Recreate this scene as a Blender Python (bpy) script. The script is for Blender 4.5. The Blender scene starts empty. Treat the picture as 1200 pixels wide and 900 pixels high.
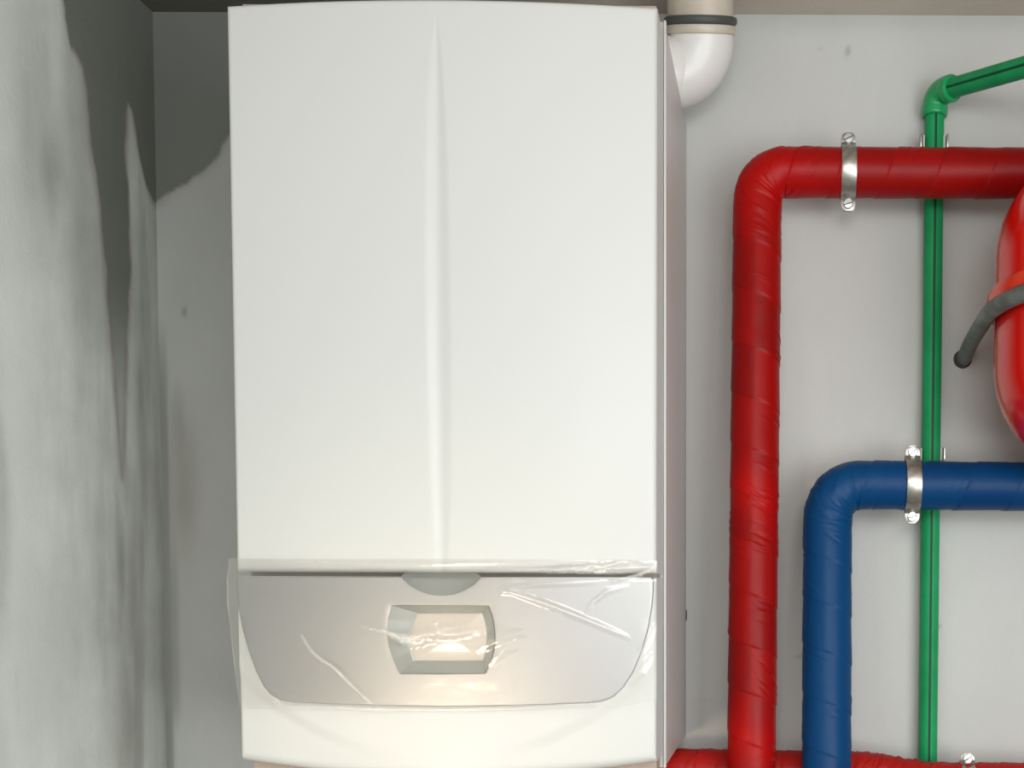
import bpy, bmesh, math, random
import numpy as np
from mathutils import Vector, Matrix

random.seed(7); RNG = np.random.default_rng(11)
SC = bpy.context.scene
COL = SC.collection
PI = math.pi
ZE = 1.50            # eye height
DC = 1.65            # camera distance to the back wall (wall is the plane Y = 0)
FPX = 1450.0; PX0, PY0 = 915.0, 756.0
PITCH = math.radians(2.6); ROLL = math.radians(0.25)

# ------------------------------------------------------------------ camera
fwd = Vector((0, math.cos(PITCH), -math.sin(PITCH)))
up0 = Vector((0, math.sin(PITCH), math.cos(PITCH))); r0 = Vector((1, 0, 0))
rgt = r0*math.cos(ROLL) + up0*math.sin(ROLL); upv = up0*math.cos(ROLL) - r0*math.sin(ROLL)
CAM = Vector((0, -DC, ZE))
cam = bpy.data.cameras.new('camera'); camo = bpy.data.objects.new('camera', cam); COL.objects.link(camo)
M = Matrix((rgt, upv, -fwd)).transposed().to_4x4(); M.translation = CAM
camo.matrix_world = M
cam.sensor_width = 36; cam.lens = FPX/1200*36
cam.shift_x = -(PX0-600)/1200; cam.shift_y = (PY0-450)/1200
cam.clip_start = 0.02
SC.camera = camo

def ray(px, py): return fwd*FPX + rgt*(px-PX0) - upv*(py-PY0)
def P(px, py, d=0.0):            # point measured at distance d in front of the back wall
    v = ray(px, py); t = (DC-d)/v.y; return CAM + v*t
def PL(px, py, X):               # point measured on a plane X = const
    v = ray(px, py); return CAM + v*((X-CAM.x)/v.x)

# ------------------------------------------------------------------ materials
def lin(c):
    return tuple(((x/255)/12.92 if x/255 <= .04045 else ((x/255+.055)/1.055)**2.4) for x in c) + (1,)
class Mat:
    def __init__(s, name):
        s.m = bpy.data.materials.new(name); s.m.use_nodes = True
        s.n = s.m.node_tree.nodes; s.l = s.m.node_tree.links
        s.b = s.n['Principled BSDF']
    def node(s, t, **kw):
        n = s.n.new(t)
        for k, v in kw.items(): setattr(n, k, v)
        return n
    def set(s, **kw):
        for k, v in kw.items(): s.b.inputs[k.replace('_', ' ')].default_value = v
        return s
    def noise(s, scale, detail=4, rough=.5, stretch=None):
        tc = s.node('ShaderNodeTexCoord'); n = s.node('ShaderNodeTexNoise')
        n.inputs['Scale'].default_value = scale; n.inputs['Detail'].default_value = detail
        n.inputs['Roughness'].default_value = rough
        if stretch:
            mp = s.node('ShaderNodeMapping'); mp.inputs['Scale'].default_value = stretch
            s.l.new(tc.outputs['Object'], mp.inputs['Vector']); s.l.new(mp.outputs[0], n.inputs['Vector'])
        else: s.l.new(tc.outputs['Object'], n.inputs['Vector'])
        return n.outputs['Fac']
    def ramp(s, fac, a, b, c0=(0,0,0,1), c1=(1,1,1,1)):
        r = s.node('ShaderNodeValToRGB'); e = r.color_ramp.elements
        e[0].position = a; e[1].position = b; e[0].color = c0; e[1].color = c1
        s.l.new(fac, r.inputs['Fac']); return r.outputs['Color']
    def mix(s, fac, a, b, mode='MIX'):
        n = s.node('ShaderNodeMix', data_type='RGBA', blend_type=mode)
        for i, v in ((0, fac), (6, a), (7, b)):
            if isinstance(v, (int, float, tuple)): n.inputs[i].default_value = v
            else: s.l.new(v, n.inputs[i])
        return n.outputs[2]
    def math(s, op, a, b):
        n = s.node('ShaderNodeMath', operation=op)
        for i, v in ((0, a), (1, b)):
            if isinstance(v, (int, float)): n.inputs[i].default_value = v
            else: s.l.new(v, n.inputs[i])
        return n.outputs[0]
    def attr(s, name):
        n = s.node('ShaderNodeAttribute'); n.attribute_name = name; return n.outputs['Fac']
    def bump(s, h, strength=.3, dist=.002):
        n = s.node('ShaderNodeBump'); n.inputs['Strength'].default_value = strength
        n.inputs['Distance'].default_value = dist
        s.l.new(h, n.inputs['Height']); s.l.new(n.outputs[0], s.b.inputs['Normal'])
    def color(s, c): s.l.new(c, s.b.inputs['Base Color'])

def plaster(name, base, base2, dark, stretch=(1, 1, 1), mott=.5):
    m = Mat(name); m.set(Roughness=.85)
    big = m.noise(3.2, 5, .6, stretch); streak = m.noise(9, 6, .65, (stretch[0]*1.6, stretch[1]*1.6, .35))
    f = m.math('MULTIPLY', m.ramp(big, .35, .68), mott)
    c = m.mix(f, base, base2)
    c = m.mix(m.math('MULTIPLY', m.ramp(streak, .45, .75), mott*.5), c, base2)
    c = m.mix(m.attr('warm'), c, lin((150, 138, 118)))
    dn = m.mix(m.ramp(big, .3, .7), dark, tuple(x*1.35 for x in dark[:3])+(1,))
    c = m.mix(m.attr('stain_shade'), c, dn)
    c = m.mix(m.attr('pale'), c, lin((236, 240, 236)))
    m.color(c)
    fine = m.noise(260, 3, .6); mid = m.noise(38, 4, .6)
    m.bump(m.math('ADD', m.math('MULTIPLY', fine, .45), mid), .35, .0022)
    return m.m

M_wall = plaster('painted_plaster_back', lin((198, 200, 197)), lin((190, 191, 187)), lin((96, 100, 93)), mott=.7)
M_left = plaster('painted_plaster_side', lin((228, 234, 229)), lin((176, 179, 172)), lin((104, 107, 100)), mott=.9)
M_ceil = plaster('ceiling_plaster', lin((204, 194, 182)), lin((192, 183, 172)), lin((84, 85, 78)))
m = Mat('concrete_floor'); m.set(Roughness=.8); m.color(m.mix(m.ramp(m.noise(4, 6), .3, .7), lin((150, 146, 140)), lin((120, 116, 110)))); M_floor = m.m

def simple(name, col, rough=.4, metal=0, coat=0, nscale=0, nstr=.1, col2=None):
    m = Mat(name); m.set(Base_Color=col, Roughness=rough, Metallic=metal, Coat_Weight=coat)
    m.b.inputs['Coat Roughness'].default_value = .12
    if nscale:
        nz = m.noise(nscale, 4); m.bump(nz, nstr, .001)
        if col2: m.color(m.mix(m.ramp(nz, .35, .65), col, col2))
    return m.m
M_white = simple('white_enamel', lin((208, 210, 207)), .5, 0, .05, 6, .02)
M_side = simple('white_enamel_casing', lin((196, 189, 185)), .36, 0, .1, 8, .02)
M_silver = simple('silver_paint', lin((168, 169, 169)), .40, .7, 0, 0)
M_bezel = simple('grey_display_surround', lin((172, 177, 172)), .34, .35, 0, 90, .02)
M_notch = simple('grey_finger_recess', lin((176, 180, 177)), .38, .4, 0, 90, .03)
M_pane = simple('display_pane', lin((214, 204, 192)), .16, 0, .3, 14, .05)
M_flue = simple('white_flue_plastic', lin((228, 228, 224)), .36, 0, .1, 12, .03)
M_beige = simple('beige_flue_plastic', lin((190, 180, 164)), .4, 0, 0, 18, .05, lin((206, 197, 182)))
M_frame = simple('brown_grey_frame', lin((172, 156, 142)), .5, 0, 0, 30, .03)
M_rubber = simple('dark_rubber', lin((70, 74, 72)), .55, 0, 0, 40, .1)
M_steel = simple('galvanised_steel', lin((200, 199, 190)), .36, .95, 0, 130, .25, lin((172, 170, 162)))
M_zinc = simple('zinc_screw', lin((214, 218, 220)), .28, .8, 0, 200, .15)
M_slot = simple('screw_slot_shadow', lin((70, 70, 66)), .6, .5, 0, 100, .1)
M_vessel = simple('red_gloss_paint', lin((220, 16, 0)), .18, 0, .35, 30, .012)
M_ring = simple('orange_red_paint', lin((226, 56, 20)), .24, 0, .5, 50, .03)
M_tube = simple('grey_steel_tube', lin((128, 138, 134)), .46, .35, 0, 60, .12, lin((104, 108, 102)))
M_clip = simple('pale_plastic_clip', lin((205, 205, 198)), .5, 0, 0, 60, .05)
M_hole = simple('dark_hole_edge', lin((70, 62, 54)), .9, 0, 0, 80, .4)

def tape(name, c1, c2, rough):
    m = Mat(name); m.set(Roughness=rough, Coat_Weight=.03, Specular_IOR_Level=.17); m.b.inputs['Coat Roughness'].default_value = .3
    a = m.attr('tone'); nz = m.noise(22, 4, .6)
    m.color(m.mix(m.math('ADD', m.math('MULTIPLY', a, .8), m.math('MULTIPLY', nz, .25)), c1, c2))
    m.bump(m.noise(150, 3, .6, (1, 1, 2.2)), .12, .001)
    return m.m
M_red = tape('red_insulating_tape', lin((122, 9, 7)), lin((178, 8, 6)), .42)
M_red2 = tape('red_insulating_tape_lower', lin((148, 22, 18)), lin((186, 30, 24)), .5)
M_blue = tape('blue_insulating_tape', lin((0, 52, 100)), lin((0, 72, 122)), .44)
m = Mat('green_plastic_pipe'); m.set(Roughness=.5, Specular_IOR_Level=.25)
gc = m.mix(m.ramp(m.noise(30, 4), .3, .7), lin((18, 142, 82)), lin((28, 156, 94)))
m.color(m.mix(m.attr('stripe'), gc, lin((0, 66, 40)))); M_green = m.m
M_green_f = simple('green_plastic_fitting', lin((28, 154, 90)), .32, 0, .1, 30, .03)

m = Mat('clear_film'); out = m.n['Material Output']
tr = m.node('ShaderNodeBsdfTransparent'); tr.inputs['Color'].default_value = (.985, .985, .98, 1)
gl = m.node('ShaderNodeBsdfGlossy'); gl.inputs['Roughness'].default_value = .14; gl.inputs['Color'].default_value = (1, 1, 1, 1)
lw = m.node('ShaderNodeLayerWeight'); lw.inputs['Blend'].default_value = .28
m1 = m.node('ShaderNodeMixShader'); m2 = m.node('ShaderNodeMixShader')
df = m.node('ShaderNodeBsdfDiffuse'); df.inputs['Color'].default_value = lin((236, 232, 224))
m.l.new(m.math('ADD', m.math('MULTIPLY', lw.outputs['Fresnel'], .9), .03), m1.inputs['Fac'])
m.l.new(tr.outputs[0], m1.inputs[1]); m.l.new(gl.outputs[0], m1.inputs[2])
m.l.new(m.math('ADD', m.math('MULTIPLY', m.attr('crease'), .6), .06), m2.inputs['Fac'])
m.l.new(m1.outputs[0], m2.inputs[1]); m.l.new(df.outputs[0], m2.inputs[2]); m.l.new(m2.outputs[0], out.inputs['Surface'])
M_film = m.m

# ------------------------------------------------------------------ object helpers
def tag(o, label=None, cat=None, group=None, kind=None):
    for k, v in (('label', label), ('category', cat), ('group', group), ('kind', kind)):
        if v: o[k] = v
    return o
def empty(name, loc):
    o = bpy.data.objects.new(name, None); o.empty_display_size = .05; o.location = loc; COL.objects.link(o); return o
def wloc(o):
    v = Vector(o.location); p = o.parent
    while p: v += Vector(p.location); p = p.parent
    return v
def mesh(name, verts, faces, mat, parent=None, origin=None, smooth=True, attrs=None, mats=None, fmat=None, sharp=35):
    verts = np.asarray(verts, dtype=float)
    org = Vector(origin) if origin is not None else (wloc(parent) if parent else Vector((0, 0, 0)))
    me = bpy.data.meshes.new(name)
    me.from_pydata((verts - np.array(org)).tolist(), [], [tuple(map(int, f)) for f in faces])
    for mm in (mats or [mat]): me.materials.append(mm)
    if fmat is not None: me.polygons.foreach_set('material_index', fmat)
    me.update()
    bm = bmesh.new(); bm.from_mesh(me); bmesh.ops.recalc_face_normals(bm, faces=bm.faces)
    if smooth:
        for f in bm.faces: f.smooth = True
        for e in bm.edges:
            if len(e.link_faces) == 2 and e.calc_face_angle(0) > math.radians(sharp): e.smooth = False
    bm.to_mesh(me); bm.free()
    if attrs:
        for k, a in attrs.items():
            at = me.attributes.new(k, 'FLOAT', 'POINT'); at.data.foreach_set('value', np.asarray(a, dtype=np.float32))
    o = bpy.data.objects.new(name, me); COL.objects.link(o)
    if parent:
        o.parent = parent; o.location = org - wloc(parent)
    else: o.location = org
    return o
def grid_faces(nu, nv, closed_v=False):
    f = []
    for i in range(nu-1):
        for j in range(nv if closed_v else nv-1):
            k = (j+1) % nv
            f.append((i*nv+j, i*nv+k, (i+1)*nv+k, (i+1)*nv+j))
    return f
def join(*parts):
    V, F, n = [], [], 0
    for v, f in parts:
        V += [tuple(p) for p in v]; F += [tuple(i+n for i in q) for q in f]; n += len(v)
    return V, F
def box(c, s):
    v = [(c[0]+a*s[0]/2, c[1]+b*s[1]/2, c[2]+d*s[2]/2) for a in (-1, 1) for b in (-1, 1) for d in (-1, 1)]
    return v, [(0, 1, 3, 2), (4, 6, 7, 5), (0, 4, 5, 1), (2, 3, 7, 6), (0, 2, 6, 4), (1, 5, 7, 3)]

def fillet(pts, rad, n=14):
    pts = [Vector(p) for p in pts]; out = [pts[0]]
    for i in range(1, len(pts)-1):
        a, b, c = pts[i-1], pts[i], pts[i+1]; r = rad[i-1] if isinstance(rad, (list, tuple)) else rad
        u = (a-b).normalized(); w = (c-b).normalized(); ang = u.angle(w); t = r/math.tan(ang/2)
        bis = (u+w).normalized(); cen = b + bis*(r/math.sin(ang/2)); p0 = b+u*t; p1 = b+w*t
        e0 = (p0-cen); e1 = (p1-cen); tot = e0.angle(e1); ax = e0.cross(e1).normalized()
        for k in range(n+1): out.append(cen + Matrix.Rotation(tot*k/n, 3, ax) @ e0)
    out.append(pts[-1]); return out
def resample(pts, step):
    A = np.array([tuple(p) for p in pts]); seg = np.linalg.norm(np.diff(A, axis=0), axis=1)
    s = np.concatenate([[0], np.cumsum(seg)]); n = max(2, int(s[-1]/step)+1); t = np.linspace(0, s[-1], n)
    return np.stack([np.interp(t, s, A[:, k]) for k in range(3)], 1), t
def frames(A, ref=(0, -1, 0)):
    T = np.gradient(A, axis=0); T /= np.linalg.norm(T, axis=1)[:, None]
    N = np.zeros_like(A); n = np.array(ref, float); n -= T[0]*n.dot(T[0]); n /= np.linalg.norm(n)
    for i in range(len(A)):
        n = n - T[i]*n.dot(T[i]); n /= np.linalg.norm(n); N[i] = n
    return T, N, np.cross(T, N)
def tube(A, rad, seg, disp=None, caps=True, ref=(0, -1, 0)):
    T, N, B = frames(A, ref); th = np.arange(seg)*2*PI/seg
    R = (np.asarray(rad)*np.ones(len(A)))[:, None] * np.ones(seg)[None]
    if disp is not None: R = R + disp
    V = A[:, None, :] + R[:, :, None]*(np.cos(th)[None, :, None]*N[:, None, :] + np.sin(th)[None, :, None]*B[:, None, :])
    F = grid_faces(len(A), seg, True)
    if caps: F += [tuple(range(seg)), tuple((len(A)-1)*seg+i for i in range(seg))]
    return V.reshape(-1, 3), F

def smooth1(x, a, b):
    t = np.clip((x-a)/(b-a), 0, 1); return t*t*(3-2*t)
def vnoise(x, y, seed=0):
    r = np.random.default_rng(seed); tb = r.random((64, 64))
    xi = np.floor(x).astype(int); yi = np.floor(y).astype(int); fx = x-xi; fy = y-yi
    fx = fx*fx*(3-2*fx); fy = fy*fy*(3-2*fy)
    g = lambda a, b: tb[a % 64, b % 64]
    return (g(xi, yi)*(1-fx)+g(xi+1, yi)*fx)*(1-fy)+(g(xi, yi+1)*(1-fx)+g(xi+1, yi+1)*fx)*fy
def fbm(x, y, seed=0, o=4):
    s = 0; a = .5
    for k in range(o): s = s + a*vnoise(x*2**k+7.3*k, y*2**k+3.1*k, seed+k); a *= .5
    return s/(1-.5**o)

# ------------------------------------------------------------------ room
XL = P(187, 450, 0).x
ZC = P(870, 17, 0).z
XR, YB = 2.3, -3.3
def polydist(px, py, poly):
    """signed distance, positive inside"""
    poly = np.array(poly); n = len(poly); d = np.full(px.shape, 1e9); ins = np.zeros(px.shape, bool)
    for i in range(n):
        a = poly[i]; b = poly[(i+1) % n]; e = b-a
        t = np.clip(((px-a[0])*e[0]+(py-a[1])*e[1])/(e.dot(e)+1e-12), 0, 1)
        d = np.minimum(d, np.hypot(px-a[0]-t*e[0], py-a[1]-t*e[1]))
        c = ((a[1] > py) != (b[1] > py)) & (px < (b[0]-a[0])*(py-a[1])/(b[1]-a[1]+1e-12)+a[0]); ins ^= c
    return np.where(ins, d, -d)
def stain_shade(u, v, poly, soft, wob=.01, f=30, seed=0):
    w = (fbm(u*f, v*f, seed)-.5)*2*wob + (fbm(u*f*3, v*f*.8, seed+9)-.5)*wob
    return smooth1(polydist(u, v, poly)+w, -soft, soft)
def blob(u, v, c, s, seed=0):
    w = .6+.8*fbm(u*60, v*12, seed)
    return np.exp(-(((u-c[0])/s[0])**2+((v-c[1])/s[1])**2)/1.2)*w

def uvl(pts): return [(-PL(x, y, XL).y, PL(x, y, XL).z) for x, y in pts]     # on the left wall: (distance from back wall, height)
def uvb(pts): return [(P(x, y).x, P(x, y).z) for x, y in pts]
def wallgrid(us, vs, fn):
    U, V = np.meshgrid(us, vs, indexing='ij'); return U.ravel(), V.ravel(), [fn(a, b) for a, b in zip(U.ravel(), V.ravel())], grid_faces(len(us), len(vs))
def axis(lo, hi, f0, f1, fine, coarse):
    a = list(np.arange(lo, f0, coarse)) + list(np.arange(f0, f1, fine)) + list(np.arange(f1, hi, coarse)) + [hi]
    return np.unique(np.round(a, 5))

# left wall (plane X = XL), with a slab behind it
us = axis(0, -YB, 0, .46, .0035, .15); vs = axis(0, ZC, ZE-.36, ZC, .005, .12)
u, v, V, F = wallgrid(us, vs, lambda a, b: (XL, -a, b))
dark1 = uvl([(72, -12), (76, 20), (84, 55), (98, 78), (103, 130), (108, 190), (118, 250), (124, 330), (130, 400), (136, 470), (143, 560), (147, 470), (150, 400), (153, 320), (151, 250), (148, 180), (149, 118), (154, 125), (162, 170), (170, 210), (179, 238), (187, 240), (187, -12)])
st = stain_shade(u, v, dark1, .0035, .006, 26, 3)
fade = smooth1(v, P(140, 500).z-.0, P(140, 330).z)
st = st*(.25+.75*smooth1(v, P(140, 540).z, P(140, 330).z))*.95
c = uvl([(142, 660)])[0]; st = np.maximum(st, .62*blob(u, v, c, (.012, .055), 5))
c = uvl([(156, 700)])[0]; st = np.maximum(st, .42*blob(u, v, c, (.016, .09), 6))
c = uvl([(150, 850)])[0]; st = np.maximum(st, .40*blob(u, v, c, (.022, .08), 7))
c = uvl([(166, 480)])[0]; st = np.maximum(st, .50*blob(u, v, c, (.016, .20), 8))
c = uvl([(60, 200)])[0]; st = np.maximum(st, .42*blob(u, v, c, (.03, .05), 12))
c = uvl([(40, 140)])[0]; st = np.maximum(st, .30*blob(u, v, c, (.03, .10), 13))
c = uvl([(96, 300)])[0]; st = np.maximum(st, .30*blob(u, v, c, (.03, .16), 14))
st = np.maximum(st, .34*np.exp(-(u/.045)**2)*(.5+.9*fbm(u*70, v*6, 21)))  # darker, streaky band towards the back corner
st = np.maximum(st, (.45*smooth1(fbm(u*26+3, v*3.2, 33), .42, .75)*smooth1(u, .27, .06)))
pale = .62*smooth1(u, .17, .34)*smooth1(fbm(u*20, v*2.5, 41), .2, .55)  # brighter light towards the room, put into the wall colour
pale = np.maximum(pale, .5*blob(u, v, uvl([(64, 40)])[0], (.018, .08), 15)); pale *= (1-np.clip(st*1.3, 0, 1))
warm = .5*(np.exp(-(polydist(u, v, dark1)/.006)**2)) + .3*blob(u, v, uvl([(150, 880)])[0], (.05, .07), 17)
o = mesh('wall_left', V, F, M_left, attrs={'stain_shade': np.clip(st, 0, 1), 'pale': np.clip(pale, 0, 1), 'warm': np.clip(warm, 0, 1)}); tag(o, kind='structure')
bx = box((XL-.053, YB/2, ZC/2), (.1, -YB+.2, ZC)); V2, F2 = bx
tag(mesh('wall_left_core', V2, F2, M_left, smooth=False), kind='structure')

# back wall (plane Y = 0)
us = axis(XL, XR, XL, XL+.32, .004, .06); vs = axis(0, ZC, ZE-.36, ZC, .005, .12)
us = np.unique(np.concatenate([us, np.arange(-.15, .35, .006)]))
u, v, V, F = wallgrid(us, vs, lambda a, b: (a, 0, b))
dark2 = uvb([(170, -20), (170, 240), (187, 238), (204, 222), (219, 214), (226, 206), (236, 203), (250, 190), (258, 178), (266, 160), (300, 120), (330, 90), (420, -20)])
st = .86*stain_shade(u, v, dark2, .0035, .006, 30, 4)
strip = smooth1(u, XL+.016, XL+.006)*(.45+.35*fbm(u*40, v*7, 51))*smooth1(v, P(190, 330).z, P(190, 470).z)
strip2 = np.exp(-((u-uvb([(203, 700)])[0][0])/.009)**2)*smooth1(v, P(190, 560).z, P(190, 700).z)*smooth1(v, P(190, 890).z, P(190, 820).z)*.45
st = np.maximum(st, np.maximum(strip, strip2)); st = np.maximum(st, (.08+.14*fbm(u*14, v*9, 57))*smooth1(u, XL+.34, XL+.24))  # last term: boiler's shade on this strip painted into the wall, plus some dirt
st = np.maximum(st, .38*blob(u, v, uvb([(208, 500)])[0], (.012, .06), 61))
st = np.maximum(st, .6*np.exp(-((u-P(216, 365).x)/.004)**2-((v-P(216, 365).z)/.009)**2))
st = np.maximum(st, .22*np.exp(-((v-ZC)/.02)**2)*smooth1(u, -.2, 0))  # shade under the ceiling, painted as a dark band
for (x, y, a, b, k) in ((993, 60, .003, .006, .5), (960, 58, .004, .0015, .25), (1100, 735, .002, .002, .4), (937, 769, .004, .002, .35), (822, 820, .022, .0012, .3), (243, 508, .006, .003, .4)):
    p = P(x, y); st = np.maximum(st, k*np.exp(-((u-p.x)/a)**2-((v-p.z)/b)**2))
warm = .4*blob(u, v, uvb([(216, 570)])[0], (.018, .09), 71) + .3*np.exp(-(polydist(u, v, dark2)/.006)**2)*(u < -.5)
o = mesh('wall_back', V, F, M_wall, attrs={'stain_shade': np.clip(st, 0, 1), 'pale': np.zeros(len(u)), 'warm': np.clip(warm, 0, 1)}); tag(o, kind='structure')
V2, F2 = box(((XL+XR)/2, .053, ZC/2), (XR-XL+.2, .1, ZC)); tag(mesh('wall_back_core', V2, F2, M_wall, smooth=False), kind='structure')

us = axis(XL, XR, XL, XL+.5, .006, .1); vs = axis(YB, 0, -.3, 0, .006, .1)
u, v, V, F = wallgrid(us, vs, lambda a, b: (a, b, ZC))
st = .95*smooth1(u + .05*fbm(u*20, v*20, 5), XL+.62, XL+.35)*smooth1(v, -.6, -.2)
o = mesh('ceiling', V, F, M_ceil, attrs={'stain_shade': st, 'pale': np.zeros(len(u)), 'warm': np.zeros(len(u))}); tag(o, kind='structure')
V2, F2 = box(((XL+XR)/2, YB/2, ZC+.055), (XR-XL+.2, -YB+.2, .1)); tag(mesh('ceiling_core', V2, F2, M_ceil, smooth=False), kind='structure')
V2, F2 = box(((XL+XR)/2, YB/2, -.05), (XR-XL+.2, -YB+.2, .1)); tag(mesh('floor', V2, F2, M_floor, smooth=False), kind='structure')
V2, F2 = box((XR+.05, YB/2, ZC/2), (.1, -YB+.2, ZC)); tag(mesh('wall_right', V2, F2, M_wall, smooth=False), kind='structure')
V2, F2 = box(((XL+XR)/2, YB-.05, ZC/2), (XR-XL+.2, .1, ZC)); tag(mesh('wall_front', V2, F2, M_wall, smooth=False), kind='structure')

# ------------------------------------------------------------------ boiler
DF = .37                                        # distance of the front edge from the wall
tl, tr_, bl, br = P(265, 6, DF), P(770, 10, DF), P(281, 893, DF), P(768.5, 893, DF)
XA, XB = (tl.x+bl.x)/2, (tr_.x+br.x)/2
XA_t, XA_b = tl.x, bl.x
BXC = (XA+XB)/2; BHW = (XB-XA)/2
BUL = .016
def fx(x): 
    return BUL*(1-np.clip((x-BXC)/BHW, -1.2, 1.2)**2)   # forward bow of the front
ZT = (tl.z+tr_.z)/2
ZSU = P(520, 671, DF).z; ZSL = P(520, 676, DF).z        # split line between door and lower cover
ZB = (bl.z+br.z)/2
ZBODY = P(775, 911, DF).z
boiler = empty('gas_boiler', (BXC, 0, ZBODY))
tag(boiler, 'tall white wall-hung boiler with silver control panel, beside the stained corner', 'boiler')

def taper(x, z):                                # sides lean in a hair towards the bottom, as measured
    t = (z-ZB)/(ZT-ZB); l = XA_b+(XA_t-XA_b)*t; r = br.x+(tr_.x-br.x)*t
    return l+(x-XA)/(XB-XA)*(r-l)

def slab(x0, x1, ztop, zbot, d0, depth, rad, radb, relief=None, nx=170, nz=150, hole=None):
    """bowed cover: front sheet with rolled edges and returns going back by depth"""
    def ax(n, ra, rb):
        k = 8; a = [1-math.cos(PI/2*i/k) for i in range(k)]
        return a, a
    e = [1-math.cos(PI/2*i/8) for i in range(9)]
    xs = np.concatenate([x0+rad*np.array(e), np.linspace(x0+rad, x1-rad, nx)[1:-1], (x1-rad*np.array(e))[::-1]])
    tt = np.concatenate([np.array(e)*rad, np.linspace(rad, 1-radb, nz)[1:-1]*0-1, (1-radb*np.array(e))[::-1]])
    nX = len(xs); V = []; nZ = 9+nz-2+9
    X = np.repeat(xs[:, None], nZ, 1)
    H = np.array([ztop(x)-zbot(x) for x in xs])
    Z = np.zeros((nX, nZ))
    for i, x in enumerate(xs):
        zt, zb = ztop(x), zbot(x)
        Z[i] = np.concatenate([zt-rad*np.array(e), np.linspace(zt-rad, zb+radb, nz)[1:-1], (zb+radb*np.array(e))[::-1]])
    dx = np.minimum(X-x0, x1-X); dzt = np.array([ztop(x) for x in xs])[:, None]-Z; dzb = Z-np.array([zbot(x) for x in xs])[:, None]
    def roll(d, r): q = np.clip(1-d/r, 0, 1); return r*(1-np.sqrt(np.clip(1-q*q, 0, 1)))
    back = np.maximum(np.maximum(roll(dx, rad), roll(dzt, rad)), roll(dzb, radb))
    D = d0 + fx(X) - back
    if relief is not None: D = D + relief(X, Z)
    XX = taper(X, Z)
    V = np.stack([XX, -D, Z], 2).reshape(-1, 3); F = grid_faces(nX, nZ)
    if hole is not None:
        F = [f for f in F if not hole(*(np.mean([V[i] for i in f], axis=0)[[0, 2]]))]
    # returns
    loop = [i*nZ for i in range(nX)] + [(nX-1)*nZ+j for j in range(1, nZ)] + [i*nZ+nZ-1 for i in range(nX-2, -1, -1)] + [j for j in range(nZ-2, 0, -1)]
    n0 = len(V); R = V[loop].copy(); R[:, 1] = -(d0-depth); V = np.concatenate([V, R])
    for k in range(len(loop)):
        k2 = (k+1) % len(loop); F.append((loop[k], loop[k2], n0+k2, n0+k))
    return V, F

def px_line(pts):      # (y, x) table -> interpolation of X over Z on the front
    q = [P(x, y, DF+BUL) for x, y in pts]; z = np.array([p.z for p in q]); x = np.array([p.x for p in q])
    o = np.argsort(z); return lambda Z: np.interp(Z, z[o], x[o])
rl = px_line([(510.5, 15), (504, 60), (499.5, 110), (497, 180), (496, 300), (498, 420), (502, 540), (508, 660), (510, 672)])
rc = px_line([(511.5, 15), (512, 60), (512, 110), (512, 200), (513, 400), (515, 560), (517, 660), (517, 672)])
rr = px_line([(512.5, 15), (518, 60), (522, 110), (527, 200), (531, 400), (531, 560), (527, 660), (526, 672)])
def ridge(X, Z):
    L, C, R = rl(Z), rc(Z), rr(Z); zt = P(511, 16, DF).z
    a = np.clip((X-L)/(C-L+1e-6), 0, 1); b = np.clip((R-X)/(R-C+1e-6), 0, 1)
    h = np.where(X < C, a*a*(3-2*a), b*b*(3-2*b))
    amp = .0030*np.clip((R-L)/.03, 0, 1)
    return -h*amp*(Z < zt)
V, F = slab(XA, XB, lambda x: ZT+.0008, lambda x: ZSU, DF, .066, .0045, .005, ridge, nx=300, nz=160)
mesh('front_door', V, F, M_white, boiler)

zarc = lambda x: ZB - .014*(1-((x-BXC)/BHW)**2)
# lower cover with a soft swelling inside a wide arc
ac = P(517, 560, DF)
def swell(X, Z):
    r = np.sqrt(((X-ac.x)/.300)**2+((Z-ac.z)/.292)**2)
    return -.0028*smooth1(r, .965, 1.015)*smooth1(np.abs(X-ac.x), .03, .13)
disp_o = [(459.7, 709.8), (516, 709.8), (572.3, 710.3), (576.5, 722), (579, 735), (579.8, 747), (578.5, 762), (574.5, 776), (568.5, 788.8), (518, 789.3), (469, 789), (461.5, 774), (456, 757), (454, 742), (455.5, 725)]
disp_i = [(488.5, 718.3), (528, 717.8), (566, 718.0), (569, 726), (571, 735), (571.8, 745), (571, 755), (569.5, 766), (566.7, 775), (526, 775.3), (484.5, 775), (481, 765), (479.3, 754), (480.2, 742), (483, 730)]
def dens(poly, n=8):
    out = []
    for i in range(len(poly)):
        a = np.array(poly[i]); b = np.array(poly[(i+1) % len(poly)])
        out += [tuple(a+(b-a)*k/n) for k in range(n)]
    return out
PT = .006                                       # the silver panel stands this far proud of the cover
def front_pt(x, y, extra=0.0):                  # pixel-measured point on the bowed front
    d = DF
    for _ in range(3):
        p = P(x, y, d); d = DF+float(fx(p.x))+extra
    return P(x, y, d)
cut0 = front_pt(448, 704, PT); cut1 = front_pt(586, 795, PT)
n0 = front_pt(466, 660, PT); n1 = front_pt(566, 700, PT)
def hole(x, z): return (cut0.x < x < cut1.x and cut1.z < z < cut0.z) or (n0.x < x < n1.x and n1.z < z < n0.z)
V, F = slab(XA, XB, lambda x: ZSL, zarc, DF, .066, .004, .011, swell, nx=150, nz=70, hole=hole)
mesh('lower_cover', V, F, M_white, boiler)

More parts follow.
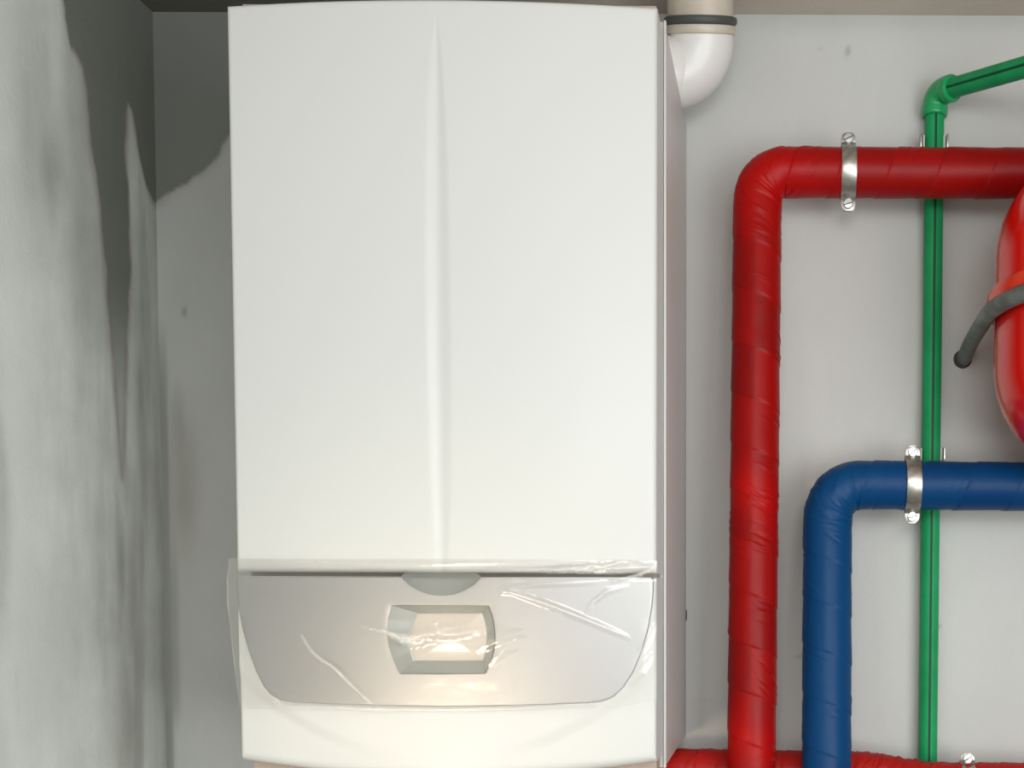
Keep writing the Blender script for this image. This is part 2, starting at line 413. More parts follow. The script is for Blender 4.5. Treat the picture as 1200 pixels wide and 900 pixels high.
# silver panel: outline with two cut-outs
outl = [(277, 676), (276.5, 690), (279, 712), (284, 738), (291, 762), (300, 787), (309, 805), (318, 815), (330, 821), (345, 823.2), (400, 825.5), (460, 827.2), (520, 828), (580, 827.4), (640, 825.8), (690, 823.8), (706, 822), (718, 817), (730, 806), (742, 787), (752, 763), (759.5, 737), (764, 710), (765.5, 692), (765.5, 679), (763, 676.3),
        (700, 676), (640, 676), (580, 676), (563, 676), (560.5, 679), (553, 686), (543, 691.5), (530, 696), (517, 697.3), (504, 696), (491, 691.5), (480, 685.5), (473, 679.5), (470, 676), (440, 676), (380, 676), (320, 676)]
def plate():
    crv = bpy.data.curves.new('tmp', 'CURVE'); crv.dimensions = '2D'; crv.fill_mode = 'BOTH'
    for poly in (dens(outl, 4), dens(disp_o, 4)):
        sp = crv.splines.new('POLY'); sp.points.add(len(poly)-1); sp.use_cyclic_u = True
        for i, (x, y) in enumerate(poly):
            p = front_pt(x, y, PT); sp.points[i].co = (p.x-BXC, p.z-ZSL, 0, 1)
    crv.extrude = .003; crv.bevel_depth = .0012; crv.bevel_resolution = 2; crv.offset = -.0012
    t = bpy.data.objects.new('tmp', crv); COL.objects.link(t)
    dg = bpy.context.evaluated_depsgraph_get(); me = bpy.data.meshes.new_from_object(t.evaluated_get(dg))
    bpy.data.objects.remove(t); bm = bmesh.new(); bm.from_mesh(me)
    bmesh.ops.remove_doubles(bm, verts=bm.verts, dist=1e-5)
    for x in np.arange(-.22, .23, .01):
        bmesh.ops.bisect_plane(bm, geom=bm.verts[:]+bm.edges[:]+bm.faces[:], plane_co=(x, 0, 0), plane_no=(1, 0, 0))
    V = []
    for v in bm.verts:
        X = v.co.x+BXC; Z = v.co.y+ZSL; zz = v.co.z+.0042
        V.append((X, -(DF+float(fx(X))+PT-.0084+zz), Z))
    bm.verts.index_update(); F = [tuple(v.index for v in f.verts) for f in bm.faces]; bm.free()
    return V, F
V, F = plate(); panel = mesh('control_panel', V, F, M_silver, boiler, sharp=28); panel['label'] = 'silver curved control panel'

def loft(polys):       # polys: list of equal length point loops
    n = len(polys[0]); V = [p for q in polys for p in q]; F = []
    for k in range(len(polys)-1):
        for i in range(n): j = (i+1) % n; F.append((k*n+i, k*n+j, (k+1)*n+j, (k+1)*n+i))
    return V, F
o1 = dens(disp_o, 6); i1 = dens(disp_i, 6)
L0 = [front_pt(x, y, PT-.0002) for x, y in o1]
L1 = [front_pt(x, y, PT-.014) for x, y in i1]
L1b = [front_pt(x+(525-x)*.03, y+(746-y)*.03, PT-.0145) for x, y in i1]
V, F = loft([[p+Vector((0, -.0008, 0)) for p in L0], L1, L1b, [p+Vector((0, .006, 0)) for p in L1b]])
mesh('display_surround', V, F, M_bezel, panel, sharp=20)
V = [p+Vector((0, .0012, 0)) for p in L1b]; c = sum(V, Vector())/len(V); n = len(V)
V2 = V + [c+(p-c)*.9+Vector((0, -.0012, 0)) for p in V] + [c+Vector((0, -.002, 0))]
F = [(i, (i+1) % n, n+(i+1) % n, n+i) for i in range(n)] + [(n+i, n+(i+1) % n, 2*n) for i in range(n)]
mesh('display_window', V2, F, M_pane, panel, sharp=60)['label'] = 'pale display window'
# finger recess: a scoop from the arc back to under the door
arc = [(563, 675.2), (560.5, 679), (553, 686), (543, 691.5), (530, 696), (517, 697.3), (504, 696), (491, 691.5), (480, 685.5), (473, 679.5), (470, 675.2)]
arc = [tuple(np.array(arc[i])+(np.array(arc[i+1])-np.array(arc[i]))*k/4) for i in range(10) for k in range(4)]+[arc[-1]]
rows = []
for t in np.linspace(0, 1, 12):
    row = []
    for x, y in arc:
        yy = y+(666-y)*t*.98; xx = 517+(x-517)*(1-.25*t)
        row.append(front_pt(xx, yy, PT-.001-.020*math.sin(t*PI/2)))
    rows.append(row)
V = [p for r in rows for p in r]; F = grid_faces(12, len(arc))
V += [Vector(p)+Vector((0, .002, 0)) for p in V]
k = len(V)//2; F += [tuple(i+k for i in f)[::-1] for f in F]
mesh('finger_recess', V, F, M_notch, panel)

# casing behind the covers
ZBT = P(778, 24, DF-.067).z
XS = P(779, 400, DF-.067).x
yb, yf = -.002, -(DF-.069)
def casing():
    x0, x1 = XA_t+.002, XS; bmx = bmesh.new()
    v, f = box(((x0+x1)/2, (yb+yf)/2, (ZBODY+ZBT)/2), (x1-x0, yf-yb, ZBT-ZBODY))
    vs = [bmx.verts.new(p) for p in v]; [bmx.faces.new([vs[i] for i in q]) for q in f]
    bmesh.ops.bevel(bmx, geom=bmx.edges[:], offset=.0016, segments=3, affect='EDGES', profile=.5)
    bmesh.ops.recalc_face_normals(bmx, faces=bmx.faces); bmx.verts.index_update()
    V = [tuple(p.co) for p in bmx.verts]; F = [tuple(q.index for q in g.verts) for g in bmx.faces]; bmx.free(); return V, F
V, F = casing(); mesh('casing', V, F, M_side, boiler, sharp=50)
# inner frame strip between covers and casing (set in a little)
V, F = box((BXC, -(DF-.055), (ZBODY+ZBT)/2), (2*BHW-.006, .050, ZBT-ZBODY-.004)); mesh('inner_frame', V, F, M_frame, boiler, smooth=False)
# pale rolled lip at the front edge of the casing, right side
def strip_box(x0, x1, d0, d1, z0, z1, r=.0012):
    b = bmesh.new(); v, f = box(((x0+x1)/2, -(d0+d1)/2, (z0+z1)/2), (x1-x0, d1-d0, z1-z0))
    vs = [b.verts.new(p) for p in v]; [b.faces.new([vs[i] for i in q]) for q in f]
    bmesh.ops.bevel(b, geom=b.edges[:], offset=r, segments=3, affect='EDGES', profile=.5); b.verts.index_update()
    V = [tuple(p.co) for p in b.verts]; F = [tuple(q.index for q in g.verts) for g in b.faces]; b.free(); return V, F
V, F = strip_box(XS-.0015, XS+.0014, DF-.074, DF-.0665, ZBODY, ZBT+.0005); mesh('edge_lip', V, F, M_white, boiler)
V, F = strip_box(XA_t-.0010, XA_t+.004, DF-.074, DF-.0665, ZBODY, ZBT+.0005); mesh('edge_lip', V, F, M_white, boiler)
p = P(804.5, 712, .004)
V, F = strip_box(XS-.02, p.x+.0004, .0006, .0035, P(804, 727, .0).z, P(804, 715, .0).z, .0005); mesh('mounting_bracket', V, F, M_slot, boiler)

# ------------------------------------------------------------------ protective film
x0 = front_pt(265, 700, .011).x; x1 = front_pt(769.5, 700, .011).x
z1 = front_pt(520, 655, .011).z; z0 = front_pt(520, 834, .011).z
xs = np.linspace(x0, x1, 430); zs = np.linspace(z0, z1, 160)
X, Z = np.meshgrid(xs, zs, indexing='ij')
xc = np.clip(X, XA+.002, None)
zt = (Z-z0)/(z1-z0)
door_edge = ZSU
D = DF+fx(xc)+PT+.0022 - .0045*smooth1(Z, ZSL-.004, ZSU+.006)
D = D - .10*np.clip(XA-X, 0, 1)
crease = np.zeros_like(D)
def seg(pts, w, amp, cw, k, jit=0, seed=1):
    global D, crease
    q = [front_pt(a, b, .011) for a, b in pts]; q = [(p.x, p.z) for p in q]; best = np.full(X.shape, 9.); tt = np.zeros_like(X); L = 0
    jx = (fbm(X*120, Z*120, seed)-.5)*jit; XX, ZZ = X+jx, Z+(fbm(X*150, Z*150, seed+3)-.5)*jit
    tot = sum(math.dist(q[i], q[i+1]) for i in range(len(q)-1))
    for i in range(len(q)-1):
        a, b = np.array(q[i]), np.array(q[i+1]); e = b-a; t = np.clip(((XX-a[0])*e[0]+(ZZ-a[1])*e[1])/e.dot(e), 0, 1)
        d = np.hypot(XX-a[0]-t*e[0], ZZ-a[1]-t*e[1]); m_ = d < best; best = np.where(m_, d, best)
        tt = np.where(m_, (L+t*math.dist(a, b))/tot, tt); L += math.dist(a, b)
    env = .35+.65*np.sin(PI*np.clip(tt, 0, 1))
    D = D + amp*np.exp(-(best/w)**2)*env
    crease = np.maximum(crease, k*np.exp(-(best/cw)**2)*env*(.5+.8*fbm(X*260, Z*260, seed+5)))
seg([(352, 745), (366, 766), (392, 784), (416, 808), (438, 828)], .0035, .0020, .0016, .85, .001, 2)
seg([(383, 775), (405, 798)], .002, .001, .0020, .5, .001, 22)
seg([(590, 693), (600, 694), (640, 708), (680, 724), (735, 747)], .003, .0018, .0012, .8, .0006, 3)
seg([(590, 693), (600, 688), (640, 684), (700, 683)], .003, .0010, .0010, .35, .0006, 4)
seg([(686, 724), (694, 706), (712, 693), (735, 688)], .003, .0010, .0012, .30, .001, 5)
seg([(420, 732), (440, 738), (460, 744), (478, 749), (490, 746), (510, 742), (530, 737)], .004, .0022, .0024, .75, .006, 6)
seg([(458, 748), (475, 752), (490, 754), (505, 750)], .003, .0018, .0014, .7, .006, 7)
seg([(490, 741), (520, 745), (550, 741), (566, 737)], .004, .0016, .0016, .35, .004, 8)
seg([(500, 727), (508, 732), (516, 740)], .003, .0012, .0012, .45, .003, 88)
seg([(560, 760), (580, 752), (600, 744), (618, 740)], .005, .0016, .0026, .35, .003, 9)
seg([(575, 774), (590, 762), (606, 756)], .005, .0012, .002, .22, .003, 99)
seg([(640, 668), (675, 666), (710, 663), (740, 657), (765, 660)], .003, .0020, .0018, .75, .005, 10)
seg([(560, 669), (600, 668), (660, 667), (720, 670), (764, 668)], .0025, .0012, .0012, .5, .003, 11)
seg([(716, 682), (735, 676), (752, 672), (766, 664)], .002, .0012, .0012, .9, .002, 12)
seg([(285, 657), (370, 658), (470, 662), (540, 660), (650, 658), (768, 655)], .0015, .0006, .0010, .28, .001, 13)
seg([(368, 656), (374, 664)], .0015, .0008, .0012, .7, .001, 14)
seg([(265, 655), (266, 740), (277, 834)], .0015, .0008, .0010, .30, .001, 15)
seg([(278, 835), (310, 832), (360, 828), (440, 832), (470, 832), (560, 832), (700, 826)], .0018, .0010, .0011, .42, .001, 16)
seg([(750, 770), (757, 752), (764, 735)], .004, .0014, .002, .4, .004, 17)
seg([(738, 800), (752, 785), (762, 768)], .004, .0014, .002, .35, .004, 18)
seg([(315, 815), (330, 830)], .002, .001, .002, .5, .001, 19)
D = D + .0009*(fbm(X*26, Z*34, 77)-.5)
# the lower margin follows the swell of the panel and is cut unevenly
keep = np.ones_like(X, bool)
lowz = np.interp(X, [front_pt(a, 800, .011).x for a in (266, 279, 330, 400, 520, 650, 720, 745, 769)], [front_pt(520, b, .011).z for b in (700, 834, 833, 834, 834, 832, 829, 826, 822)])
zz = np.where(Z < lowz, lowz, Z)
Vf = np.stack([X, -D, zz], 2).reshape(-1, 3); nf = len(Vf); n1_, n2_ = X.shape
Ff = [f for f in grid_faces(n1_, n2_) if max(Vf[i][2] for i in f)-min(Vf[i][2] for i in f) > 1e-5]
Vb = Vf.copy(); Vb[:, 1] += .0002
filmv = np.concatenate([Vf, Vb]); filmf = Ff+[tuple(i+nf for i in f)[::-1] for f in Ff]
film = mesh('protective_film', filmv, Ff, M_film, None, origin=(BXC, -DF, (z0+z1)/2), attrs=None) if False else None
used = sorted({i for f in Ff for i in f}); remap = {a: b for b, a in enumerate(used)}
film = mesh('protective_film', Vf[used], [tuple(remap[i] for i in f) for f in Ff], M_film, None, origin=(BXC, -DF-.02, float(z0)), attrs={'crease': np.clip(crease.ravel()[used], 0, 1)}, sharp=180)
tag(film, 'clear crinkled plastic film stretched over the silver control panel of the boiler', 'plastic film')

# ------------------------------------------------------------------ flue
FD = .066
fa = P(822.5, 60, FD); fh = P(800, 98, FD)
R_F = .040
flue = empty('flue_pipe', (fa.x, -FD, fh.z))
tag(flue, 'white flue elbow rising to the ceiling behind the top right corner of the boiler', 'flue pipe')
ld = Vector((-.92, -.36, .10)).normalized(); axu = Vector((0, -math.sin(math.radians(21)), math.cos(math.radians(21))))
corner = Vector((fa.x, -FD, fh.z))
def on_axis(py):                 # point of the leaning upper leg seen at height py
    lo, hi = -.05, .4
    for _ in range(40):
        mid = (lo+hi)/2; q = corner+axu*mid; v = q-CAM
        y = PY0-FPX*v.dot(upv)/v.dot(fwd)
        if y > py: lo = mid
        else: hi = mid
    return lo
t1, t2, t3 = on_axis(40), on_axis(30), on_axis(20)
pathp = fillet([corner+axu*t1, corner, corner+ld*.060], .040, 24)
A, s = resample(pathp, .002); V, F = tube(A, R_F, 72, caps=False, ref=(0, -1, 0)); mesh('elbow', V, F, M_flue, flue)
def grid_faces_closed(nu, nv):
    return [(i*nv+j, i*nv+(j+1) % nv, ((i+1) % nu)*nv+(j+1) % nv, ((i+1) % nu)*nv+j) for i in range(nu) for j in range(nv)]
def ringtube(a, b, ra, rb, seg=72, bev=.0012):
    a, b = Vector(a), Vector(b); d = (b-a).normalized(); L = (b-a).length
    prof = [(0, rb), (0, ra-bev), (bev*.3, ra-bev*.3), (bev, ra), (L-bev, ra), (L-bev*.3, ra-bev*.3), (L, ra-bev), (L, rb)]
    u = d.orthogonal().normalized(); w = d.cross(u); V = []; n = len(prof)
    for k in range(seg):
        t = 2*PI*k/seg; q = u*math.cos(t)+w*math.sin(t); V += [a+d*p+q*r for p, r in prof]
    return V, grid_faces_closed(seg, n)
e0 = corner+ld*.034
V, F = ringtube(e0, e0+ld*.030, R_F+.0030, R_F-.004, bev=.0016); mesh('elbow_socket', V, F, M_flue, flue)
V, F = ringtube(e0+ld*.028, e0+ld*.10, R_F-.002, R_F-.006); mesh('horizontal_pipe', V, F, M_flue, flue)
V, F = ringtube(corner+axu*(t1-.001), corner+axu*t2, R_F+.0030, R_F-.006, bev=.002); mesh('collar', V, F, M_beige, flue)
V, F = ringtube(corner+axu*t2, corner+axu*t3, R_F+.0050, R_F-.006, bev=.003); mesh('gasket', V, F, M_rubber, flue)
t4 = (ZC+.03-corner.z)/axu.z
V, F = ringtube(corner+axu*t3, corner+axu*t4, R_F+.0005, R_F-.006); mesh('upper_pipe', V, F, M_beige, flue)

# ------------------------------------------------------------------ taped pipes
def taped(name, path, r, mat, seed, label, wrap=.062, bends=(), bright=(), nwr=150, step=.0014, amp=.0006, tone0=.25, base_z=None):
    A, s = resample(path, step); seg = 120; th = np.arange(seg)*2*PI/seg
    rg = np.random.default_rng(seed); S, TH = np.meshgrid(s, th, indexing='ij')
    # wrapped tape: helical overlaps
    w = S + (vnoise(S*9, TH*0+1, seed)-.5)*.02
    ph = w/wrap + (TH+PI*(np.abs(np.sin(TH/2))*0))/(2*PI)
    fr = ph-np.floor(ph); idx = np.floor(ph).astype(int) % 97
    hsh = rg.random(97)
    disp = .0010*smooth1(fr, 0, .035)*(1-fr) - .0002
    disp += .0008*(fbm(S*16+3, TH*0+2.2, seed+5)-.5)+.0008*(fbm(S*40, np.cos(TH)*2+np.sin(TH)+5, seed+6)-.5)
    tone = tone0 + (hsh[idx]-.5)*.35
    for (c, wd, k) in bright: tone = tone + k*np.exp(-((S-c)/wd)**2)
    L = s[-1]
    for k in range(nwr//3):
        if bends and rg.random() < .5:
            b = bends[rg.integers(len(bends))]; s0 = rg.normal(b, .04)
        else: s0 = rg.random()*L
        if s0 < 0 or s0 > L: continue
        t0 = rg.random()*2*PI; al = rg.normal(.42, .2); sp = rg.uniform(.003, .006); sg = rg.choice([-1, 1])
        i0, i1 = np.searchsorted(s, [s0-.06, s0+.06]); du = S[i0:i1]-s0
        dv = (TH[i0:i1]-t0+PI) % (2*PI)-PI; dv = dv*r
        for q in range(rg.integers(1, 6)):
            a2 = al+rg.normal(0, .06); a = dv*math.cos(a2)-du*math.sin(a2)+rg.normal(0, .006)
            b_ = dv*math.sin(a2)+du*math.cos(a2)+q*sp*rg.uniform(.8, 1.2)+.0008*np.sin(a*120+q)
            wdt = rg.uniform(.0010, .0017); ln = rg.uniform(.010, .030)
            disp[i0:i1] += rg.choice([-1, 1])*rg.uniform(.5, 1.6)*amp*np.exp(-(b_/wdt)**2)*np.exp(-(a/ln)**2)
    V, F = tube(A, r, seg, disp)
    o = mesh(name, V, F, mat, None, origin=tuple(A[0]), attrs={'tone': np.clip(tone, 0, 1).ravel()}, sharp=180)
    tag(o, label, 'pipe'); return A, s
DT, DB = .078, .120         # axis distance from the wall, upper and lower
RP = .0300
top = P(888, 202, DT); low = P(880.5, 900, DB); r_end = P(1700, 203, DT)
dirv = (low-top); foot = top+dirv*((top.z-.0)/(top.z-low.z)); 
ht = Vector((r_end.x, top.y, top.z-.000))
Apath = fillet([Vector((foot.x, foot.y, 0.001)), top, ht], .036, 24)
def s_at(path, px, py, d):
    A, s = resample(path, .002); p = P(px, py, d); i = int(np.argmin(((A-np.array(p))**2).sum(1))); return s[i]
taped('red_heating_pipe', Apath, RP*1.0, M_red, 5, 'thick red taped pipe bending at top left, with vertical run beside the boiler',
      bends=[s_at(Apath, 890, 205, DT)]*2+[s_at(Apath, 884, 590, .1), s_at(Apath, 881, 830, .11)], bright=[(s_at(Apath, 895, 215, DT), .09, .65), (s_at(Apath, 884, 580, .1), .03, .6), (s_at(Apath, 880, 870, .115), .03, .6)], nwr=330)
btop = P(970, 568, DT); blow = P(968.5, 900, DB); dv = blow-btop; bf = btop+dv*(btop.z/(btop.z-blow.z))
bh = Vector((P(1700, 568, DT).x, btop.y, btop.z-.004))
Bpath = fillet([Vector((bf.x, bf.y, .001)), btop, bh], .042, 24)
taped('blue_heating_pipe', Bpath, .0305, M_blue, 9, 'thick blue taped pipe bending right below the red vessel',
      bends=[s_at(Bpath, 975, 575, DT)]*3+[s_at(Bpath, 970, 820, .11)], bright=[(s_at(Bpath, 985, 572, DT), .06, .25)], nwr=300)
# lower red pipe: up out of the boiler, then right along the wall
RL = .0275; DLp = .060
q0 = P(700, 902, DLp); q1 = P(1015, 906, DLp); q2 = P(1090, 918.5, DLp+.001); q3 = P(1700, 922, DLp+.001)
zl = ZBODY-.002
Lp = fillet([Vector((q0.x-.03, -DLp-.08, zl)), Vector((q0.x-.03, -DLp-.08, q0.z-.02)), Vector((q0.x+.10, q0.y, q0.z)), q1, q2, q3], [.036, .05, .12, .12], 16)
taped('red_return_pipe', Lp, RL, M_red2, 21, 'red taped pipe running low along the wall behind the upright red and blue pipes',
      wrap=.03, bends=[s_at(Lp, 1050, 915, DLp)], nwr=420, amp=.0009, tone0=.4)

# ------------------------------------------------------------------ green pipe
RG = .0124; DG = .0185
ga = P(1095.5, 111, DG); gb = P(1087, 900, DG-.002)
dv = gb-ga; gf = ga+dv*((ga.z-.0)/(ga.z-gb.z))
green = empty('green_water_pipe', (gf.x, gf.y, .001))
tag(green, 'thin green plastic pipe with elbow on top, passing behind red and blue pipes', 'pipe')
def stripe_tube(a, b, r, parent, name, th0, ref=(0, -1, 0), seg=96):
    A, s = resample([a, b], .01); V, F = tube(A, r, seg, ref=ref); th = np.arange(seg)*2*PI/seg
    dd = np.abs((th-th0+PI) % (2*PI)-PI); st = (dd < .14).astype(float)
    return mesh(name, V, F, M_green, parent, attrs={'stripe': np.tile(st, len(A))})
stripe_tube(Vector((gf.x, gf.y, .001)), ga+Vector((0, 0, -.02)), RG, green, 'pipe_run', .02)
ge = P(1300, 44, .29) ; gdir = (P(1200, 79, .15)-ga-Vector((0, 0, .002))).normalized()
gc = ga+Vector((0, 0, .002))
stripe_tube(gc+gdir*.02, gc+gdir*((XR-gc.x)/gdir.x-.03), RG, green, 'branch_pipe', .35, ref=(0, -1, 0))
ep = fillet([gc+Vector((0, 0, -.030)), gc, gc+gdir*.036], .017, 20)
A, s = resample(ep, .0012); L = s[-1]
rad = np.full(len(A), RG+.0036)
rad = np.where((s < .003), RG+.0036-.0016*(1-s/.003)**2, rad); rad = np.where(s > L-.003, RG+.0036-.0016*(1-(L-s)/.003)**2, rad)
rad = rad + .0008*((s < .013) | (s > L-.013))
V, F = tube(A, rad, 64); mesh('elbow_fitting', V, F, M_green_f, green)
def clip(px, py, label):
    c = P(px, py, DG); e = empty('pipe_clip', (c.x, -.001, c.z))
    tag(e, label, 'pipe clip', 'clips holding the green pipe')
    pts = []
    for t in np.linspace(-50, 230, 30):
        a = math.radians(t); pts.append((math.cos(a), -math.sin(a)))      # opens towards the camera
    # C shaped jaw round the pipe, open to the front
    prof = [(c.x+(RG+.0022)*math.sin(math.radians(t)), -DG+(RG+.0022)*math.cos(math.radians(t))) for t in np.linspace(-118, 118, 40)]
    hgt = .016; V = []; 
    for i, (x, y) in enumerate(prof):
        n = Vector((x-c.x, y+DG)).normalized()
        for rr in (-.0011, .0012):
            for zz in (-hgt/2, hgt/2): V.append((x+n.x*rr, y+n.y*rr, c.z+zz))
    F = []
    for i in range(len(prof)-1):
        a = i*4; b = a+4; F += [(a, a+1, b+1, b), (a+2, b+2, b+3, a+3), (a, b, b+2, a+2), (a+1, a+3, b+3, b+1)]
    F += [(0, 2, 3, 1), (len(V)-4, len(V)-3, len(V)-1, len(V)-2)]
    mesh('jaw', V, F, M_clip, e)
    for sx in (-1, 1):
        v, f = strip_box(c.x+sx*(RG+.0048)-.0013, c.x+sx*(RG+.0048)+.0013, DG+.001, DG+.010, c.z-hgt/2, c.z+hgt/2+.001, .0006); mesh('lug', v, f, M_steel, e)
clip(1094, 168, 'pale clip round the green pipe, just above the upper red pipe')
clip(1090.5, 533, 'pale clip round the green pipe, at the top edge of the blue pipe')

# ------------------------------------------------------------------ clamps
def clamp(px, py, dax, r, W, eh, label, tilt=0.0, zoff=0.0):
    c = P(px, py, dax); e = empty('pipe_clamp', (c.x, 0, c.z)); tag(e, label, 'pipe clamp', 'steel clamps round the taped pipes')
    th = .0018; R = r+.0016
    for side, nm in ((-1, 'front_band'), (1, 'back_band')):
        prof = []
        for k in np.linspace(0, 1, 7): prof.append((side*.0022, R+eh-(eh-.004)*k, 0))
        a0 = math.asin(min(.99, .0045/R))
        arc_ = [(side*R*math.sin(a), R*math.cos(a), 1) for a in np.linspace(a0+.06, PI-a0-.06, 40)]
        prof += arc_ + [(y, -z, q) for y, z, q in prof[:7][::-1]]
        P2 = np.array([(y, z) for y, z, _ in prof]); T = np.gradient(P2, axis=0); T /= np.linalg.norm(T, axis=1)[:, None]; N = np.stack([T[:, 1], -T[:, 0]], 1)
        if side > 0: N = -N
        V = []; m_ = len(prof)
        zend = R+eh
        for i in range(m_):
            dist = zend-abs(P2[i, 1]); wd = W/2
            if prof[i][2] == 0 and dist < W*.45: wd = W/2*math.sqrt(max(.12, 1-(1-dist/(W*.45))**2*.8))
            wx = wd
            for hx in (-1, -.86, .86, 1):
                for h in (-th/2, th/2):
                    cr = (.0004 if abs(hx) == 1 else 0)
                    y = P2[i, 0]+N[i, 0]*(h-np.sign(h)*cr); z = P2[i, 1]+N[i, 1]*(h-np.sign(h)*cr)
                    x = hx*wx + math.sin(tilt)*z
                    V.append((c.x+x, c.y+y, c.z+z))
        F = []; K = 8
        for i in range(m_-1):
            a = i*K; b = a+K
            for j in range(3):
                F.append((a+j*2+1, a+j*2+3, b+j*2+3, b+j*2+1)); F.append((a+j*2, b+j*2, b+j*2+2, a+j*2+2))
            F += [(a, a+1, b+1, b), (a+6, b+6, b+7, a+7)]
        F += [tuple([0, 2, 4, 6, 7, 5, 3, 1]), tuple((m_-1)*K+q for q in [0, 1, 3, 5, 7, 6, 4, 2])]
        mesh(nm, V, F, M_steel, e, sharp=30)
    for sz in (1, -1):
        zc = c.z+sz*(R+eh*.52); xc_ = c.x+math.sin(tilt)*(zc-c.z); y0 = c.y-.0022-th/2
        rr = .0062; V, F = [], []
        prof = [(0, rr*1.0), (.0026, rr*1.0), (.0034, rr*.86), (.0036, 0.0005)]
        n = 24
        for (dy, ra) in prof:
            for k in range(n):
                t = 2*PI*k/n; V.append((xc_+ra*math.cos(t), y0-dy, zc+ra*math.sin(t)))
        F = grid_faces(len(prof), n, True); ns = len(F)
        ang = random.uniform(.2, .9); ca, sa = math.cos(ang), math.sin(ang)
        v2, f2 = box((0, 0, 0), (rr*1.9, .0006, .0011)); v2 = [(xc_+x*ca-z*sa, y0-.0036+y, zc+x*sa+z*ca) for x, y, z in v2]
        F += [tuple(i+len(V) for i in f) for f in f2]; V += v2
        # shank through both ears
        v3 = [(xc_+.0026*math.cos(2*PI*k/12), y, zc+.0026*math.sin(2*PI*k/12)) for y in (y0, c.y+.012) for k in range(12)]
        f3 = grid_faces(2, 12, True)+[tuple(range(12, 24))]; F += [tuple(i+len(V) for i in f) for f in f3]; V += v3
        fm = [0]*ns+[1]*len(f2)+[0]*len(f3)
        mesh('screw', V, F, None, e, mats=[M_zinc, M_slot], fmat=fm)
    A, s = resample([Vector((c.x, c.y+R, c.z)), Vector((c.x, -.0005, c.z))], .004); V, F = tube(A, .0042, 20, ref=(1, 0, 0)); mesh('standoff_rod', V, F, M_zinc, e)
clamp(994, 202, DT, RP, .0182, .0165, 'steel clamp with two slotted screws round the upper red pipe', tilt=.0)
clamp(1069, 568, DT, .0305, .0185, .0165, 'steel clamp with two slotted screws round the blue pipe', tilt=.0)
pc = P(1133, 925, DLp+.001)
clamp(1133, 921, DLp+.001, RL, .0185, .0135, 'steel clamp on the low red pipe, cut off by the bottom edge', tilt=.0)

# ------------------------------------------------------------------ expansion vessel and its support
VD = .19; VR = .148
xl = P(1163, 370, VD).x; vcx = xl+VR+.004; vz = P(1163, 366, VD).z
ves = empty('expansion_vessel', (vcx, -VD, vz)); tag(ves, 'glossy red expansion vessel cut off by the right edge', 'expansion vessel')
hc, cap = .062, .128
prof = []
for a in np.linspace(PI/2, 0, 40): prof.append((VR*math.cos(a)**.86 if a < PI/2-1e-6 else 0.0008, hc+cap*math.sin(a)))
for zq in np.linspace(hc, -hc, 24)[1:-1]: prof.append((VR, zq))
for a in np.linspace(0, PI/2, 40): prof.append((VR*math.cos(a)**.86 if a < PI/2-1e-6 else 0.0008, -hc-cap*math.sin(a)))
n = 120; V = [(vcx+r*math.cos(2*PI*k/n), -VD+r*math.sin(2*PI*k/n), vz+z) for r, z in prof for k in range(n)]
F = grid_faces(len(prof), n, True)+[tuple(range(n)), tuple((len(prof)-1)*n+k for k in range(n))]
mesh('tank', V, F, M_vessel, ves, sharp=60)
TILT = .012
def hoopz(ph): return TILT*math.sin(ph)
zr = P(1156, 352, VD).z - TILT*0
V = []; hp = [(0, .011), (.006, .0105), (.0095, .007), (.0105, 0), (.0095, -.007), (.006, -.0105), (0, -.011), (-.006, -.011), (-.006, .011)]
for k in range(160):
    ph = 2*PI*k/160
    for dr, dz in hp: V.append((vcx-(VR+dr)*math.cos(ph), -VD-(VR+dr)*math.sin(ph), zr+dz+hoopz(ph)))
mesh('seam_ring', V, grid_faces_closed(160, len(hp)), M_ring, ves)['label'] = 'orange-red crimped ring round the middle'
# connection at the foot of the vessel
V, F = ringtube((vcx, -VD, vz-hc-cap+.004), (vcx, -VD, vz-hc-cap-.03), .012, .006); mesh('nozzle', V, F, M_zinc, ves)

RT = .0098
zt_ = zr-.0190
pts = []
w0 = P(1129, 421, 0.0); 
pts += [Vector((w0.x, .004, w0.z)), Vector((w0.x+.001, -.014, w0.z+.003)), P(1137, 402, .05)]
for ph in np.radians(np.linspace(2, 178, 60)):
    rr_ = VR+RT+.0012
    pts.append(Vector((vcx-rr_*math.cos(ph), -VD-rr_*math.sin(ph), zt_+hoopz(ph))))
e = pts[-1]; w1 = Vector((2*vcx-w0.x, .004, w0.z))
pts += [Vector((2*vcx-pts[2].x, -.05, pts[2].z)), Vector((w1.x-.001, -.014, w1.z+.003)), w1]
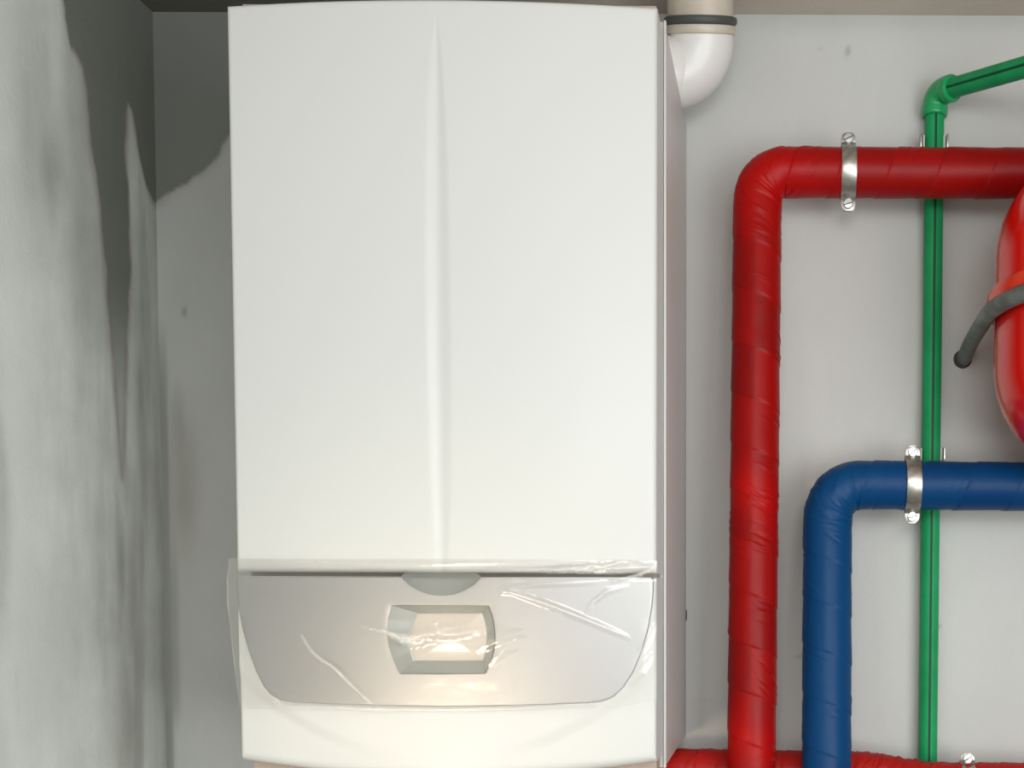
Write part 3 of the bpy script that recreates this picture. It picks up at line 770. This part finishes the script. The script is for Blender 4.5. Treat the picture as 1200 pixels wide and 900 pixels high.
# smooth the run with Chaikin passes
A = np.array([tuple(p) for p in pts])
for _ in range(3):
    Q = [A[0]]
    for i in range(len(A)-1): Q += [A[i]*.75+A[i+1]*.25, A[i]*.25+A[i+1]*.75]
    A = np.array(Q+[A[-1]])
A, s = resample(A, .004)
V, F = tube(A, RT, 32, ref=(1, 0, 0)); o = mesh('support_tube', V, F, M_tube, None, origin=tuple(A[0])); tag(o, 'bent grey metal tube from a hole in the wall round the red vessel', 'support tube')
V, F = ringtube((w0.x-.001, -.0012, w0.z), (w0.x-.001, .002, w0.z), .0122, .0085, 40, .0004); mesh('tube_hole', V, F, M_hole, o)

# ------------------------------------------------------------------ light
def area(name, loc, target, sx, sy, power, col):
    L = bpy.data.lights.new(name, 'AREA'); L.shape = 'RECTANGLE'; L.size = sx; L.size_y = sy; L.energy = power; L.color = col
    o = bpy.data.objects.new(name, L); o.location = loc; COL.objects.link(o)
    o.rotation_euler = (Vector(target)-Vector(loc)).to_track_quat('-Z', 'Y').to_euler(); return o
area('ceiling_lamp', (.3, -1.75, ZC-.03), (.1, -.9, 0), 1.2, .7, 6, (1, .99, .98))
area('room_light', (.45, -3.1, ZE), (-.1, 0, ZE), 2.4, 1.4, 14, (.98, .99, 1))
area('front_fill', (.14, -2.1, ZE+.42), (.05, 0, ZE-.1), .6, .4, 8.5, (.99, 1, 1))  # unseen fill, added to brighten the wall beside the casing
area('side_fill', (1.05, -2.0, ZE-.15), (-.83, -.3, ZE), 1.1, 1.1, 24, (.98, .99, 1))  # unseen fill, added to brighten the left wall
area('warm_lamp', (-.66, -1.78, ZE-.45), (-.36, -.37, ZE-.14), .26, .20, .26, (1, .80, .58)).data.spread = .5
w = bpy.data.worlds.new('world'); SC.world = w; w.use_nodes = True; w.node_tree.nodes['Background'].inputs[0].default_value = (.8, .85, .9, 1); w.node_tree.nodes['Background'].inputs[1].default_value = .2
SC.view_settings.view_transform = 'Standard'; SC.view_settings.look = 'None'; SC.view_settings.gamma = 1
SC.view_settings.use_curve_mapping = False; SC.view_settings.exposure = -0.12
SC.cycles.max_bounces = 8; SC.cycles.transparent_max_bounces = 16
